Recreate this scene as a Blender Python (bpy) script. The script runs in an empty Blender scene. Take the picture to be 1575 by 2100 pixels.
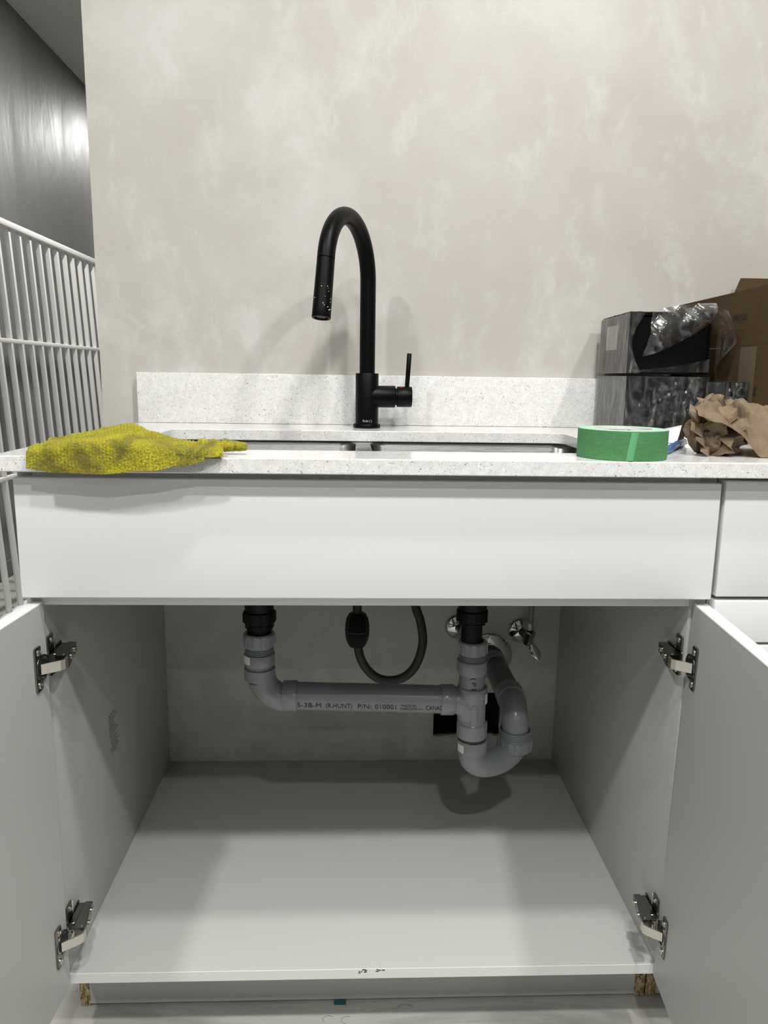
import bpy, bmesh, math, random
from mathutils import Vector, Matrix, noise
R = math.radians
scene = bpy.context.scene
col = scene.collection

# ------------------------------------------------------------------ camera
cam_d = bpy.data.cameras.new('camera')
cam = bpy.data.objects.new('camera', cam_d)
col.objects.link(cam)
PIT, YAW, ROL, FPX = 0.1826, 0.0397, 0.0145, 1524.63
f = Vector((math.sin(YAW)*math.cos(PIT), math.cos(YAW)*math.cos(PIT), -math.sin(PIT)))
r0 = Vector((math.cos(YAW), -math.sin(YAW), 0)); u0 = r0.cross(f)
rt = math.cos(ROL)*r0 + math.sin(ROL)*u0
up = -math.sin(ROL)*r0 + math.cos(ROL)*u0
m = Matrix.Identity(4)
for i in range(3):
    m[i][0], m[i][1], m[i][2] = rt[i], up[i], -f[i]
m.translation = Vector((-0.0239, -0.942, 0.9995))
cam.matrix_world = m
cam_d.sensor_fit = 'VERTICAL'
cam_d.sensor_height = 36.0
cam_d.lens = 36.0*FPX/2100.0
cam_d.clip_start = 0.02
scene.camera = cam

# ------------------------------------------------------------------ light, world, exposure
world = bpy.data.worlds.new('world'); scene.world = world
world.use_nodes = True
world.node_tree.nodes['Background'].inputs[0].default_value = (0.8, 0.85, 0.9, 1)
world.node_tree.nodes['Background'].inputs[1].default_value = 0.05
CEIL = 2.745
LIGHTS = [  # x, y, watts, radius : recessed ceiling downlights, last two added to brighten railing and drawer fronts
    (-1.05, -1.20, 31, .07), (1.05, -1.25, 31, .07), (0.15, -1.95, 19, .045), (0.40, -0.47, 26, .07),
    (-0.60, -3.60, 9, .06), (1.40, -3.60, 9, .06), (-1.22, 5.00, 36, .06), (-0.75, 2.30, 46, .05), (0.05, -1.22, 15, .07)]
for x, y, w, rad in LIGHTS:
    ld = bpy.data.lights.new('downlight', 'AREA')
    ld.shape = 'DISK'; ld.size = rad*2; ld.energy = w; ld.color = (1.0, 0.985, 0.95)
    lo = bpy.data.objects.new('downlight', ld); col.objects.link(lo)
    lo.location = (x, y, CEIL-0.022)
scene.view_settings.view_transform = 'Standard'
scene.view_settings.look = 'None'
scene.view_settings.gamma = 1.0
scene.view_settings.use_curve_mapping = False
scene.view_settings.exposure = -0.05

# ------------------------------------------------------------------ materials
MATS = {}
def mat(name, color, rough=.5, metal=0.0, spec=.5, coat=0.0):
    mt = bpy.data.materials.new(name); mt.use_nodes = True
    b = mt.node_tree.nodes['Principled BSDF']
    b.inputs['Base Color'].default_value = (*color, 1)
    b.inputs['Roughness'].default_value = rough
    b.inputs['Metallic'].default_value = metal
    b.inputs['Specular IOR Level'].default_value = spec
    b.inputs['Coat Weight'].default_value = coat
    MATS[name] = mt
    return mt
def nd(mt, t, **kw):
    n = mt.node_tree.nodes.new(t)
    for k, v in kw.items():
        if k in n.inputs: n.inputs[k].default_value = v
        else: setattr(n, k, v)
    return n
def lk(mt, a, b): mt.node_tree.links.new(a, b)
def coords(mt, scale=(1, 1, 1), rot=(0, 0, 0)):
    t = nd(mt, 'ShaderNodeTexCoord'); mp = nd(mt, 'ShaderNodeMapping')
    mp.inputs['Scale'].default_value = scale; mp.inputs['Rotation'].default_value = rot
    lk(mt, t.outputs['Object'], mp.inputs['Vector'])
    return mp.outputs['Vector']
def nz(mt, vec, scale, detail=4, rough=.55, dist=0.0):
    n = nd(mt, 'ShaderNodeTexNoise')
    n.inputs['Scale'].default_value = scale; n.inputs['Detail'].default_value = detail
    n.inputs['Roughness'].default_value = rough; n.inputs['Distortion'].default_value = dist
    lk(mt, vec, n.inputs['Vector'])
    return n.outputs['Fac']
def ramp(mt, fac, stops):
    c = nd(mt, 'ShaderNodeValToRGB'); e = c.color_ramp.elements
    while len(e) < len(stops): e.new(.5)
    for i, (p, cc) in enumerate(stops):
        e[i].position = p; e[i].color = (*cc, 1) if len(cc) == 3 else cc
    lk(mt, fac, c.inputs['Fac'])
    return c.outputs['Color']
def mixc(mt, fac, a, b, mode='MIX'):
    n = nd(mt, 'ShaderNodeMix', data_type='RGBA', blend_type=mode)
    if hasattr(fac, 'links'): lk(mt, fac, n.inputs[0])
    else: n.inputs[0].default_value = fac
    for v, i in ((a, 6), (b, 7)):
        if hasattr(v, 'links'): lk(mt, v, n.inputs[i])
        else: n.inputs[i].default_value = (*v, 1)
    return n.outputs[2]
def setbase(mt, c): lk(mt, c, mt.node_tree.nodes['Principled BSDF'].inputs['Base Color'])
def bump(mt, h, strength=.2, dist=.001):
    b = nd(mt, 'ShaderNodeBump'); b.inputs['Strength'].default_value = strength; b.inputs['Distance'].default_value = dist
    lk(mt, h, b.inputs['Height']); lk(mt, b.outputs['Normal'], mt.node_tree.nodes['Principled BSDF'].inputs['Normal'])

# beige trowelled plaster
M = mat('beige_plaster', (.6, .57, .52), .55, spec=.35)
v = coords(M); v2 = coords(M, (1, 1, .75), (0, R(38), 0))
a = nz(M, v, 2.2, 7, .62, .35); b_ = nz(M, v2, 5.5, 7, .66, .5); d_ = nz(M, coords(M, (1, 1, .55), (0, R(-40), 0)), 13, 6, .68, .3)
c1 = ramp(M, a, [(.36, (.475, .450, .410)), (.52, (.515, .492, .455)), (.68, (.575, .560, .530))])
c2 = ramp(M, b_, [(.50, (.0, .0, .0)), (.70, (.75, .75, .75))])
c3 = ramp(M, d_, [(.54, (.0, .0, .0)), (.76, (.6, .6, .6))])
setbase(M, mixc(M, c3, mixc(M, c2, c1, (.615, .603, .580)), (.665, .657, .640)))
bump(M, nz(M, coords(M, (1, 1, 3), (0, R(40), 0)), 60, 4, .6, 1.0), .12, .002)
# grey semi gloss plaster
M = mat('grey_plaster', (.16, .16, .155), .33, spec=.55)
a = nz(M, coords(M, (1, 1.2, .25)), 5, 5, .6, .8)
setbase(M, ramp(M, a, [(.3, (.15, .15, .147)), (.75, (.21, .209, .203))]))
lk(M, ramp(M, a, [(.3, (.54,)*3), (.7, (.42,)*3)]), M.node_tree.nodes['Principled BSDF'].inputs['Roughness'])
bump(M, nz(M, coords(M, (1, 1.6, .5)), 9, 5, .6, .6), .25, .012)
mat('ceiling_paint', (.55, .56, .55), .8)
mat('white_paint', (.62, .62, .6), .7)
mat('grey_trim', (.14, .14, .135), .45)
# floor marble
M = mat('pale_marble', (.6, .6, .57), .3)
a = nz(M, coords(M, (.6, 2.6, 1)), 3.2, 7, .62, 1.6); b_ = nz(M, coords(M), 14, 6, .65)
setbase(M, mixc(M, ramp(M, b_, [(.45, (0, 0, 0)), (.8, (.5, .5, .5))]),
        ramp(M, a, [(.33, (.30, .30, .285)), (.5, (.48, .48, .455)), (.7, (.54, .54, .51))]), (.42, .42, .40)))
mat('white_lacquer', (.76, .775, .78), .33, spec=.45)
M = mat('shaded_melamine', (.485, .49, .475), .42, spec=.4)  # board greyed down so its colour carries the cabinet interior's shade
bump(M, nz(M, coords(M), 500, 2), .06, .0005)
mat('panel_edge', (.74, .74, .73), .45)
# chipboard
M = mat('chipboard', (.3, .2, .1), .85)
vo = nd(M, 'ShaderNodeTexVoronoi'); vo.inputs['Scale'].default_value = 420
lk(M, coords(M, (1, 1, .55)), vo.inputs['Vector'])
sp = nd(M, 'ShaderNodeSeparateColor'); lk(M, vo.outputs['Color'], sp.inputs[0])
setbase(M, ramp(M, sp.outputs[0], [(.0, (.10, .06, .03)), (.35, (.30, .20, .10)), (.7, (.45, .33, .19)), (1, (.55, .44, .28))]))
# quartz
def speck(M, vec, scale, thr, size):
    vo = nd(M, 'ShaderNodeTexVoronoi'); vo.inputs['Scale'].default_value = scale; vo.inputs['Randomness'].default_value = 1
    lk(M, vec, vo.inputs['Vector'])
    s = nd(M, 'ShaderNodeSeparateColor'); lk(M, vo.outputs['Color'], s.inputs[0])
    g = nd(M, 'ShaderNodeMath', operation='GREATER_THAN'); lk(M, s.outputs[0], g.inputs[0]); g.inputs[1].default_value = thr
    l = nd(M, 'ShaderNodeMath', operation='LESS_THAN'); lk(M, vo.outputs['Distance'], l.inputs[0]); l.inputs[1].default_value = size
    p = nd(M, 'ShaderNodeMath', operation='MULTIPLY'); lk(M, g.outputs[0], p.inputs[0]); lk(M, l.outputs[0], p.inputs[1])
    return p.outputs[0]
M = mat('speckled_quartz', (.78, .78, .77), .13, spec=.5)
base = ramp(M, nz(M, coords(M), 120, 4), [(.35, (.70, .70, .69)), (.65, (.80, .80, .79))])
wv = coords(M, (1, 1, 1.0)); 
nn = nd(M, 'ShaderNodeTexNoise'); nn.inputs['Scale'].default_value = 300; lk(M, wv, nn.inputs['Vector'])
wv2 = nd(M, 'ShaderNodeMix', data_type='RGBA', blend_type='ADD'); wv2.inputs[0].default_value = .006
lk(M, wv, wv2.inputs[6]); lk(M, nn.outputs['Color'], wv2.inputs[7])
base = mixc(M, speck(M, wv2.outputs[2], 520, .80, .36), base, (.50, .49, .48))
base = mixc(M, speck(M, wv2.outputs[2], 360, .915, .32), base, (.28, .27, .26))
base = mixc(M, speck(M, wv2.outputs[2], 420, .85, .4), base, (.93, .93, .92))
setbase(M, base)
# stainless
M = mat('stainless', (.33, .33, .325), .28, 1.0)
a = nz(M, coords(M, (1, 1, 60)), 18, 4)
lk(M, ramp(M, a, [(.3, (.2,)*3), (.7, (.36,)*3)]), M.node_tree.nodes['Principled BSDF'].inputs['Roughness'])
mat('matte_black', (.0025, .0025, .0028), .40, spec=.13)
mat('black_plastic', (.004, .004, .0045), .40, spec=.2)
mat('black_rubber', (.03, .03, .031), .55)
M = mat('grey_pipe', (.22, .24, .255), .3)
setbase(M, ramp(M, nz(M, coords(M), 30, 4), [(.3, (.205, .225, .24)), (.7, (.235, .255, .27))]))
mat('grey_fitting', (.245, .265, .28), .22)
mat('dark_pipe', (.085, .09, .09), .42)
mat('print_black', (.012, .012, .014), .6)
mat('print_grey', (.45, .45, .45), .6)
mat('sticker_white', (.75, .75, .72), .5)
mat('chrome', (.78, .77, .75), .08, 1.0)
mat('nickel_dark', (.27, .265, .25), .22, 1.0)
mat('nickel_bright', (.72, .69, .62), .3, 1.0)
mat('rail_white', (.78, .78, .76), .4)
mat('red_dot', (.5, .03, .03), .3)
mat('water', (.9, .9, .9), .05)
mat('hole_shade', (.02, .018, .016), .9)  # near-black lining colour paints the darkness inside the wall cut-out
mat('gypsum', (.45, .42, .37), .9)
# green masking tape
M = mat('green_tape', (.05, .28, .10), .6, spec=.25)
a = nz(M, coords(M, (1, 1, 3)), 160, 5)
setbase(M, ramp(M, a, [(.3, (.062, .205, .078)), (.7, (.085, .265, .105))])); bump(M, a, .15, .0006)
mat('green_tape_end', (.12, .40, .18), .55)
mat('tape_side', (.33, .55, .40), .6)
mat('tape_core', (.66, .66, .62), .7)
mat('pen_blue', (.07, .16, .38), .3)
mat('pen_cap', (.20, .22, .27), .35)
mat('teal_scrap', (.01, .10, .12), .5)
# terry cloth
M = mat('yellow_terry', (.5, .44, .03), .95, spec=.1)
v = coords(M); a = nz(M, v, 22, 5, .65, .6); b_ = nz(M, v, 420, 3, .7)
cA = ramp(M, a, [(.38, (.155, .142, .035)), (.50, (.34, .31, .03)), (.62, (.46, .415, .025)), (.78, (.56, .505, .04))])
setbase(M, mixc(M, ramp(M, b_, [(.38, (.75,)*3), (.60, (0,)*3)]), cA, (.15, .14, .025)))
M.node_tree.nodes['Principled BSDF'].inputs['Sheen Weight'].default_value = .25
M.node_tree.nodes['Principled BSDF'].inputs['Sheen Tint'].default_value = (.8, .75, .2, 1)
bump(M, b_, .8, .003)
# kraft
M = mat('kraft_paper', (.33, .23, .135), .75, spec=.3)
a = nz(M, coords(M), 45, 6, .6)
setbase(M, ramp(M, a, [(.3, (.150, .109, .068)), (.7, (.205, .151, .098))]))
bump(M, nz(M, coords(M), 90, 4, .6, .5), .25, .002)
M = mat('carton_board', (.21, .125, .055), .8, spec=.2)
a = nz(M, coords(M, (1, 1, 6)), 40, 4)
setbase(M, ramp(M, a, [(.3, (.066, .041, .018)), (.7, (.082, .052, .024))]))
mat('carton_tape', (.125, .095, .058), .6)
mat('carton_edge', (.25, .165, .085), .9)
M = mat('box_card', (.045, .045, .046), .5, spec=.4)
mat('box_black', (.0018, .0018, .002), .55, spec=.08)
mat('label_grey', (.78, .76, .70), .5)
mat('white_sheet', (.85, .86, .86), .6)
mat('lens_white', (.9, .9, .9), .4)
# clear film
M = bpy.data.materials.new('clear_film'); M.use_nodes = True; MATS['clear_film'] = M
nt = M.node_tree; nt.nodes.remove(nt.nodes['Principled BSDF'])
out = nt.nodes['Material Output']
tr = nd(M, 'ShaderNodeBsdfTransparent'); tr.inputs[0].default_value = (.93, .93, .93, 1)
gl = nd(M, 'ShaderNodeBsdfGlossy'); gl.inputs['Roughness'].default_value = .18; gl.inputs[0].default_value = (.9, .9, .9, 1)
df = nd(M, 'ShaderNodeBsdfDiffuse'); df.inputs[0].default_value = (.75, .75, .75, 1)
m1 = nd(M, 'ShaderNodeMixShader'); m2 = nd(M, 'ShaderNodeMixShader')
h = nz(M, coords(M, (1, 1, .35), (R(20), R(25), 0)), 38, 5, .65, 1.5)
hz = ramp(M, h, [(.42, (.018,)*3), (.57, (.08,)*3), (.71, (.34,)*3)])
lk(M, hz, m1.inputs[0]); lk(M, tr.outputs[0], m1.inputs[1]); lk(M, df.outputs[0], m1.inputs[2])
fr = nd(M, 'ShaderNodeFresnel'); fr.inputs[0].default_value = 1.4
bp = nd(M, 'ShaderNodeBump'); bp.inputs['Strength'].default_value = .3; bp.inputs['Distance'].default_value = .002
lk(M, h, bp.inputs['Height']); lk(M, bp.outputs[0], gl.inputs['Normal']); lk(M, bp.outputs[0], fr.inputs['Normal'])
lk(M, fr.outputs[0], m2.inputs[0]); lk(M, m1.outputs[0], m2.inputs[1]); lk(M, gl.outputs[0], m2.inputs[2])
lk(M, m2.outputs[0], out.inputs['Surface'])

# ------------------------------------------------------------------ helpers
class MB:
    def __init__(s): s.bm = bmesh.new()
    def box(s, x0, x1, y0, y1, z0, z1, bev=0.0, seg=2, mtx=None):
        b = bmesh.new()
        bmesh.ops.create_cube(b, size=1)
        for v in b.verts:
            v.co = Vector((x0+(v.co.x+.5)*(x1-x0), y0+(v.co.y+.5)*(y1-y0), z0+(v.co.z+.5)*(z1-z0)))
        if bev > 0: bmesh.ops.bevel(b, geom=b.edges[:], offset=bev, segments=seg, profile=.5, affect='EDGES')
        s._add(b, mtx); return s
    def _add(s, b, mtx=None):
        if mtx is not None: bmesh.ops.transform(b, matrix=mtx, verts=b.verts[:])
        me = bpy.data.meshes.new('t'); b.to_mesh(me); b.free(); s.bm.from_mesh(me); bpy.data.meshes.remove(me)
    def lathe(s, prof, origin=(0, 0, 0), axis=(0, 0, 1), n=40):
        """prof: list of (radius, height) along axis"""
        ax = Vector(axis).normalized(); q = ax.to_track_quat('Z', 'Y').to_matrix(); o = Vector(origin)
        rings = []
        for rr, hh in prof:
            if rr < 1e-6: rings.append([s.bm.verts.new(o + ax*hh)])
            else: rings.append([s.bm.verts.new(o + q @ Vector((rr*math.cos(2*math.pi*i/n), rr*math.sin(2*math.pi*i/n), hh))) for i in range(n)])
        for a, b in zip(rings, rings[1:]):
            for i in range(n):
                j = (i+1) % n
                if len(a) == 1 and len(b) == 1: continue
                if len(a) == 1: s.bm.faces.new((a[0], b[j], b[i])) if False else s.bm.faces.new((a[0], b[i], b[j]))
                elif len(b) == 1: s.bm.faces.new((a[i], a[j], b[0]))
                else: s.bm.faces.new((a[i], a[j], b[j], b[i]))
        return s
    def tube(s, pts, rad, n=24, cap=True):
        pts = [Vector(p) for p in pts]; k = len(pts)
        rad = rad if isinstance(rad, (list, tuple)) else [rad]*k
        T = [((pts[min(i+1, k-1)]-pts[max(i-1, 0)])).normalized() for i in range(k)]
        ref = Vector((0, 0, 1)) if abs(T[0].z) < .9 else Vector((1, 0, 0))
        N = (ref - T[0]*ref.dot(T[0])).normalized(); rings = []
        for i in range(k):
            N = (N - T[i]*N.dot(T[i])).normalized(); B = T[i].cross(N)
            rings.append([s.bm.verts.new(pts[i] + rad[i]*(N*math.cos(2*math.pi*j/n)+B*math.sin(2*math.pi*j/n))) for j in range(n)])
        for a, b in zip(rings, rings[1:]):
            for i in range(n):
                j = (i+1) % n; s.bm.faces.new((a[i], a[j], b[j], b[i]))
        if cap:
            s.bm.faces.new(rings[0][::-1]); s.bm.faces.new(rings[-1])
        return s
    def loops(s, loops, closed=True, cap0=False, cap1=False):
        L = [[s.bm.verts.new(p) for p in lp] for lp in loops]
        for a, b in zip(L, L[1:]):
            n = len(a)
            for i in range(n if closed else n-1):
                j = (i+1) % n; s.bm.faces.new((a[i], a[j], b[j], b[i]))
        if cap0: s.bm.faces.new(L[0][::-1])
        if cap1: s.bm.faces.new(L[-1])
        return s
    def poly(s, pts, thick=None):
        vs = [s.bm.verts.new(p) for p in pts]; s.bm.faces.new(vs); return s
    def prism(s, pts, d):
        d = Vector(d); a = [s.bm.verts.new(p) for p in pts]; b = [s.bm.verts.new(Vector(p)+d) for p in pts]; n = len(pts)
        s.bm.faces.new(a[::-1]); s.bm.faces.new(b)
        for i in range(n): s.bm.faces.new((a[i], a[(i+1) % n], b[(i+1) % n], b[i]))
        return s
    def build(s, name, material, parent=None, smooth=True, angle=38, fix=True):
        if fix: bmesh.ops.recalc_face_normals(s.bm, faces=s.bm.faces[:])
        me = bpy.data.meshes.new(name)
        if smooth:
            for fc in s.bm.faces: fc.smooth = True
        s.bm.to_mesh(me); s.bm.free()
        if smooth: me.set_sharp_from_angle(angle=R(angle))
        me.materials.append(MATS[material])
        o = bpy.data.objects.new(name, me); col.objects.link(o)
        if parent: o.parent = parent
        return o
def tag(o, label, cat, group=None, kind=None):
    o['label'] = label; o['category'] = cat
    if group: o['group'] = group
    if kind: o['kind'] = kind
    return o
def thing(name, label, cat, loc=(0, 0, 0), group=None):
    o = bpy.data.objects.new(name, None); col.objects.link(o); o.location = loc; o.empty_display_size = .05
    return tag(o, label, cat, group)
def struct(o): o['kind'] = 'structure'; return o
def rrect(x0, x1, y0, y1, r, z, n=6):
    P = []
    for cx, cy, a0 in ((x1-r, y1-r, 0), (x0+r, y1-r, 90), (x0+r, y0+r, 180), (x1-r, y0+r, 270)):
        for i in range(n+1):
            a = R(a0+90*i/n); P.append(Vector((cx+r*math.cos(a), cy+r*math.sin(a), z)))
    return P
def set_local(root):   # children are modelled in world space: shift them under a root that stands at its base
    for c in root.children: c.matrix_parent_inverse = Matrix.Translation(-root.location)
def smoothpath(pts, n=12):
    P = [Vector(p) for p in pts]; P = [2*P[0]-P[1]] + P + [2*P[-1]-P[-2]]; out = []
    for i in range(1, len(P)-2):
        for k in range(n):
            t = k/n; a, b, c, d = P[i-1], P[i], P[i+1], P[i+2]
            out.append(.5*((2*b)+(c-a)*t+(2*a-5*b+4*c-d)*t*t+(3*b-a-3*c+d)*t**3))
    out.append(P[-2]); return out
def text_mesh(txt, size, sx=1.0):
    cu = bpy.data.curves.new('t', 'FONT'); cu.body = txt; cu.size = size; cu.align_x = 'LEFT'; cu.resolution_u = 3
    o = bpy.data.objects.new('t', cu); col.objects.link(o)
    bpy.context.view_layer.update()
    me = bpy.data.meshes.new_from_object(o.evaluated_get(bpy.context.evaluated_depsgraph_get()))
    vs = [(v.co.x*sx, v.co.y) for v in me.vertices]; fs = [tuple(p.vertices) for p in me.polygons]
    bpy.data.objects.remove(o); bpy.data.curves.remove(cu); bpy.data.meshes.remove(me)
    return vs, fs
def text_obj(name, txt, size, fn, material, parent, sx=1.0, width=None):
    vs, fs = text_mesh(txt, size, sx)
    if width:
        w = max(v[0] for v in vs); vs = [(x*width/w, y) for x, y in vs]
    me = bpy.data.meshes.new(name); me.from_pydata([fn(x, y) for x, y in vs], [], fs); me.materials.append(MATS[material])
    o = bpy.data.objects.new(name, me); col.objects.link(o); o.parent = parent
    return o
def lerp(tab, x):
    for (a, va), (b, vb) in zip(tab, tab[1:]):
        if x <= b:
            t = (x-a)/(b-a); t = max(0, min(1, t)); t = t*t*(3-2*t); return va+(vb-va)*t
    return tab[-1][1]

# ------------------------------------------------------------------ room shell
YW = 0.631
XL = -1.72
struct(MB().box(XL-.1, 3.6, -5.2, 7.2, -.1, 0).build('floor', 'pale_marble'))
struct(MB().box(XL-.1, 3.6, -5.2, 7.2, CEIL, CEIL+.1).build('ceiling', 'ceiling_paint'))
struct(MB().box(XL-.1, XL, -5.2, 7.2, 0, CEIL).build('wall_left', 'grey_plaster'))
struct(MB().box(3.5, 3.6, -5.2, 7.2, 0, CEIL).build('wall_right', 'grey_plaster'))
struct(MB().box(XL, 3.5, -5.2, -5.1, 0, CEIL).build('wall_front', 'grey_plaster'))
struct(MB().box(XL, 3.5, 7.1, 7.2, 0, CEIL).build('wall_far', 'grey_plaster'))
HX0, HX1, HZ0, HZ1 = .158, .311, .188, .294
wb = MB()
W0, W1 = -.547, 3.5
wb.box(W0, HX0, YW, YW+.12, 0, CEIL).box(HX1, W1, YW, YW+.12, 0, CEIL)
wb.box(HX0, HX1, YW, YW+.12, 0, HZ0).box(HX0, HX1, YW, YW+.12, HZ1, CEIL)
wall = struct(wb.build('wall_back', 'beige_plaster', smooth=False))
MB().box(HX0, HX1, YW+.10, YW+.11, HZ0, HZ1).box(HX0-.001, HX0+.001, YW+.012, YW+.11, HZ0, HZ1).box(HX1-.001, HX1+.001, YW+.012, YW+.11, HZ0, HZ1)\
    .box(HX0, HX1, YW+.012, YW+.11, HZ0-.001, HZ0+.001).box(HX0, HX1, YW+.012, YW+.11, HZ1-.001, HZ1+.001).build('cavity', 'hole_shade', wall, smooth=False)
# torn gypsum rim around the cut-out
rg = random.Random(3); rim = MB()
xx = HX0-.004
while xx < HX1:
    w = rg.uniform(.006, .02); rim.box(xx, min(xx+w, HX1+.003), YW-.0012, YW+.006, HZ0-rg.uniform(.001, .004), HZ0+rg.uniform(.001, .006)); xx += w
for k in range(3):
    z = HZ0+.008+k*.012; rim.box(HX1-rg.uniform(.001, .004), HX1+rg.uniform(.002, .005), YW-.0012, YW+.006, z, z+.013)
rim.build('torn_rim', 'gypsum', wall, smooth=False)
bl = MB().box(XL, XL+.014, -5.1, 7.1, 0, .082, .002).build('baseboard_left', 'grey_trim'); struct(bl)

# ceiling downlights (above the frame), two of them added for brightness
for i, (x, y, w, rad) in enumerate(LIGHTS):
    where = ['left of the sink in front', 'right of the sink in front', 'behind the viewer, middle row', 'right above the open cabinet doors',
             'far behind the viewer on the left', 'far behind the viewer on the right', 'at the far end of the grey wall', 'added over the white railing to brighten it', 'added in front of the sink to brighten the drawer fronts'][i]
    t = thing('ceiling_light', 'small round recessed ceiling downlight ' + where, 'ceiling light', (x, y, CEIL), 'recessed ceiling downlights')
    MB().lathe([(rad+.012, CEIL), (rad+.02, CEIL), (rad+.02, CEIL-.006), (rad+.008, CEIL-.008), (rad+.004, CEIL-.003), (rad+.004, CEIL)], (x, y, 0), n=32).build('trim_ring', 'white_paint', t)
    MB().lathe([(0, CEIL-.002), (rad+.004, CEIL-.002), (rad+.004, CEIL-.001)], (x, y, 0), n=32).build('lens', 'lens_white', t)
    set_local(t)

# ------------------------------------------------------------------ railing along the grey wall
rl = thing('railing', 'tall white metal railing of thin upright bars in front of the grey wall', 'railing', (-1.325, 3.0, 0))
RY0, RY1 = 1.28, 4.9
def rx(z): return -1.318 - .052*z
def rbar(zc, hz, hw, name):
    x = rx(zc); MB().box(x-hw, x+hw, RY0, RY1, zc-hz, zc+hz, .003).build(name, 'rail_white', rl)
rbar(1.557, .012, .019, 'top_rail'); rbar(1.108, .0085, .010, 'middle_rail'); rbar(.592, .0085, .010, 'middle_rail'); rbar(.09, .0085, .010, 'bottom_rail')
bm_ = None; k = 0
y = 2.183 - 9*.0965
while y < RY1-.03:
    if bm_ is None:
        q = MB(); q.prism([(rx(.09)-.0085, y-.0085, .09), (rx(.09)+.0085, y-.0085, .09), (rx(.09)+.0085, y+.0085, .09), (rx(.09)-.0085, y+.0085, .09)], (rx(1.55)-rx(.09), 0, 1.46))
        first = q.build('upright_bar', 'rail_white', rl); bm_ = first; yf = y
    else:
        o = first.copy(); col.objects.link(o); o.parent = rl; o.location = (0, y-yf, 0)
    y += .0965
for yy in (RY0+.02, RY1-.02):
    MB().prism([(rx(0)-.02, yy-.02, 0), (rx(0)+.02, yy-.02, 0), (rx(0)+.02, yy+.02, 0), (rx(0)-.02, yy+.02, 0)], (rx(1.545)-rx(0), 0, 1.545)).build('post', 'rail_white', rl)
for c in rl.children: c.matrix_parent_inverse = Matrix.Translation(-rl.location)

# ------------------------------------------------------------------ sink cabinet
cab = thing('sink_cabinet', 'white sink base cabinet with both doors wide open under the sink', 'cabinet', (0, .3, 0))
XI0, XI1 = -.438, .4345
ZB, ZT = .114, .8755
lp = MB().box(-.457, XI0, .0205, YW-.001, ZB, ZT, .0006).build('side_panel', 'shaded_melamine', cab)
rp = MB().box(XI1, .457, .0205, YW-.001, ZB, ZT, .0006).build('side_panel', 'shaded_melamine', cab)
sh = MB().box(XI0, XI1, .0225, YW-.001, .1145, .1304, .0006).build('bottom_shelf', 'shaded_melamine', cab)
MB().box(XI0+.0004, XI1-.0004, .0209, .0225, .1147, .1302).build('edge_band', 'panel_edge', sh)
sc_ = MB()
rg = random.Random(5)
for cx, n in ((-.0065, 9), (.0175, 6)):
    for i in range(n):
        x = cx+rg.uniform(-.006, .006); z = .1298-abs(rg.gauss(0, .0022)); w = rg.uniform(.0006, .0022)
        sc_.box(x-w, x+w, .0205, .0210, z-.0006, z+.0006)
sc_.build('scuff_mark', 'print_black', sh, smooth=False)
MB().box(XI0, XI1, .0207, .0385, .693, ZT, .0006).build('front_rail', 'white_lacquer', cab)
MB().box(XI0, XI1, YW-.02, YW-.002, .78, ZT, .0006).build('back_rail', 'shaded_melamine', cab)
MB().box(-.454, .454, 0, .0185, .709, .866, .0014, 3).build('false_front', 'white_lacquer', cab)
# plinth
MB().box(-.4557, -.4405, .10, .58, .001, .1135).build('plinth_side', 'chipboard', cab, smooth=False)
MB().box(.4405, .4565, .10, .58, .001, .1135).build('plinth_side', 'chipboard', cab, smooth=False)
MB().box(-.4403, .4403, .1005, .116, .004, .1135).build('toe_board', 'shaded_melamine', cab, smooth=False)
# doors
def door(sx, hx, rz, ry, z0, h):
    d = MB().box(0 if sx > 0 else -.0185, .0185 if sx > 0 else 0, -.452, 0, 0, h, .0012, 3).build('door', 'white_lacquer', cab)
    i_ = MB().box(-.0003 if sx > 0 else 0, 0 if sx > 0 else .0003, -.4505, -.0015, .0015, h-.0015).build('inner_shade_skin', 'shaded_melamine', d, smooth=False)  # added skin, greyer than the door to put shade on its inside
    d.location = (hx, .0165, z0); d.rotation_euler = (0, ry, rz); return d
dl = door(-1, -.4335, R(-3.2), 0, .1155, .584)
dr = door(1, .4298, R(-5.1), R(.85), .1155, .584)
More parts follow.
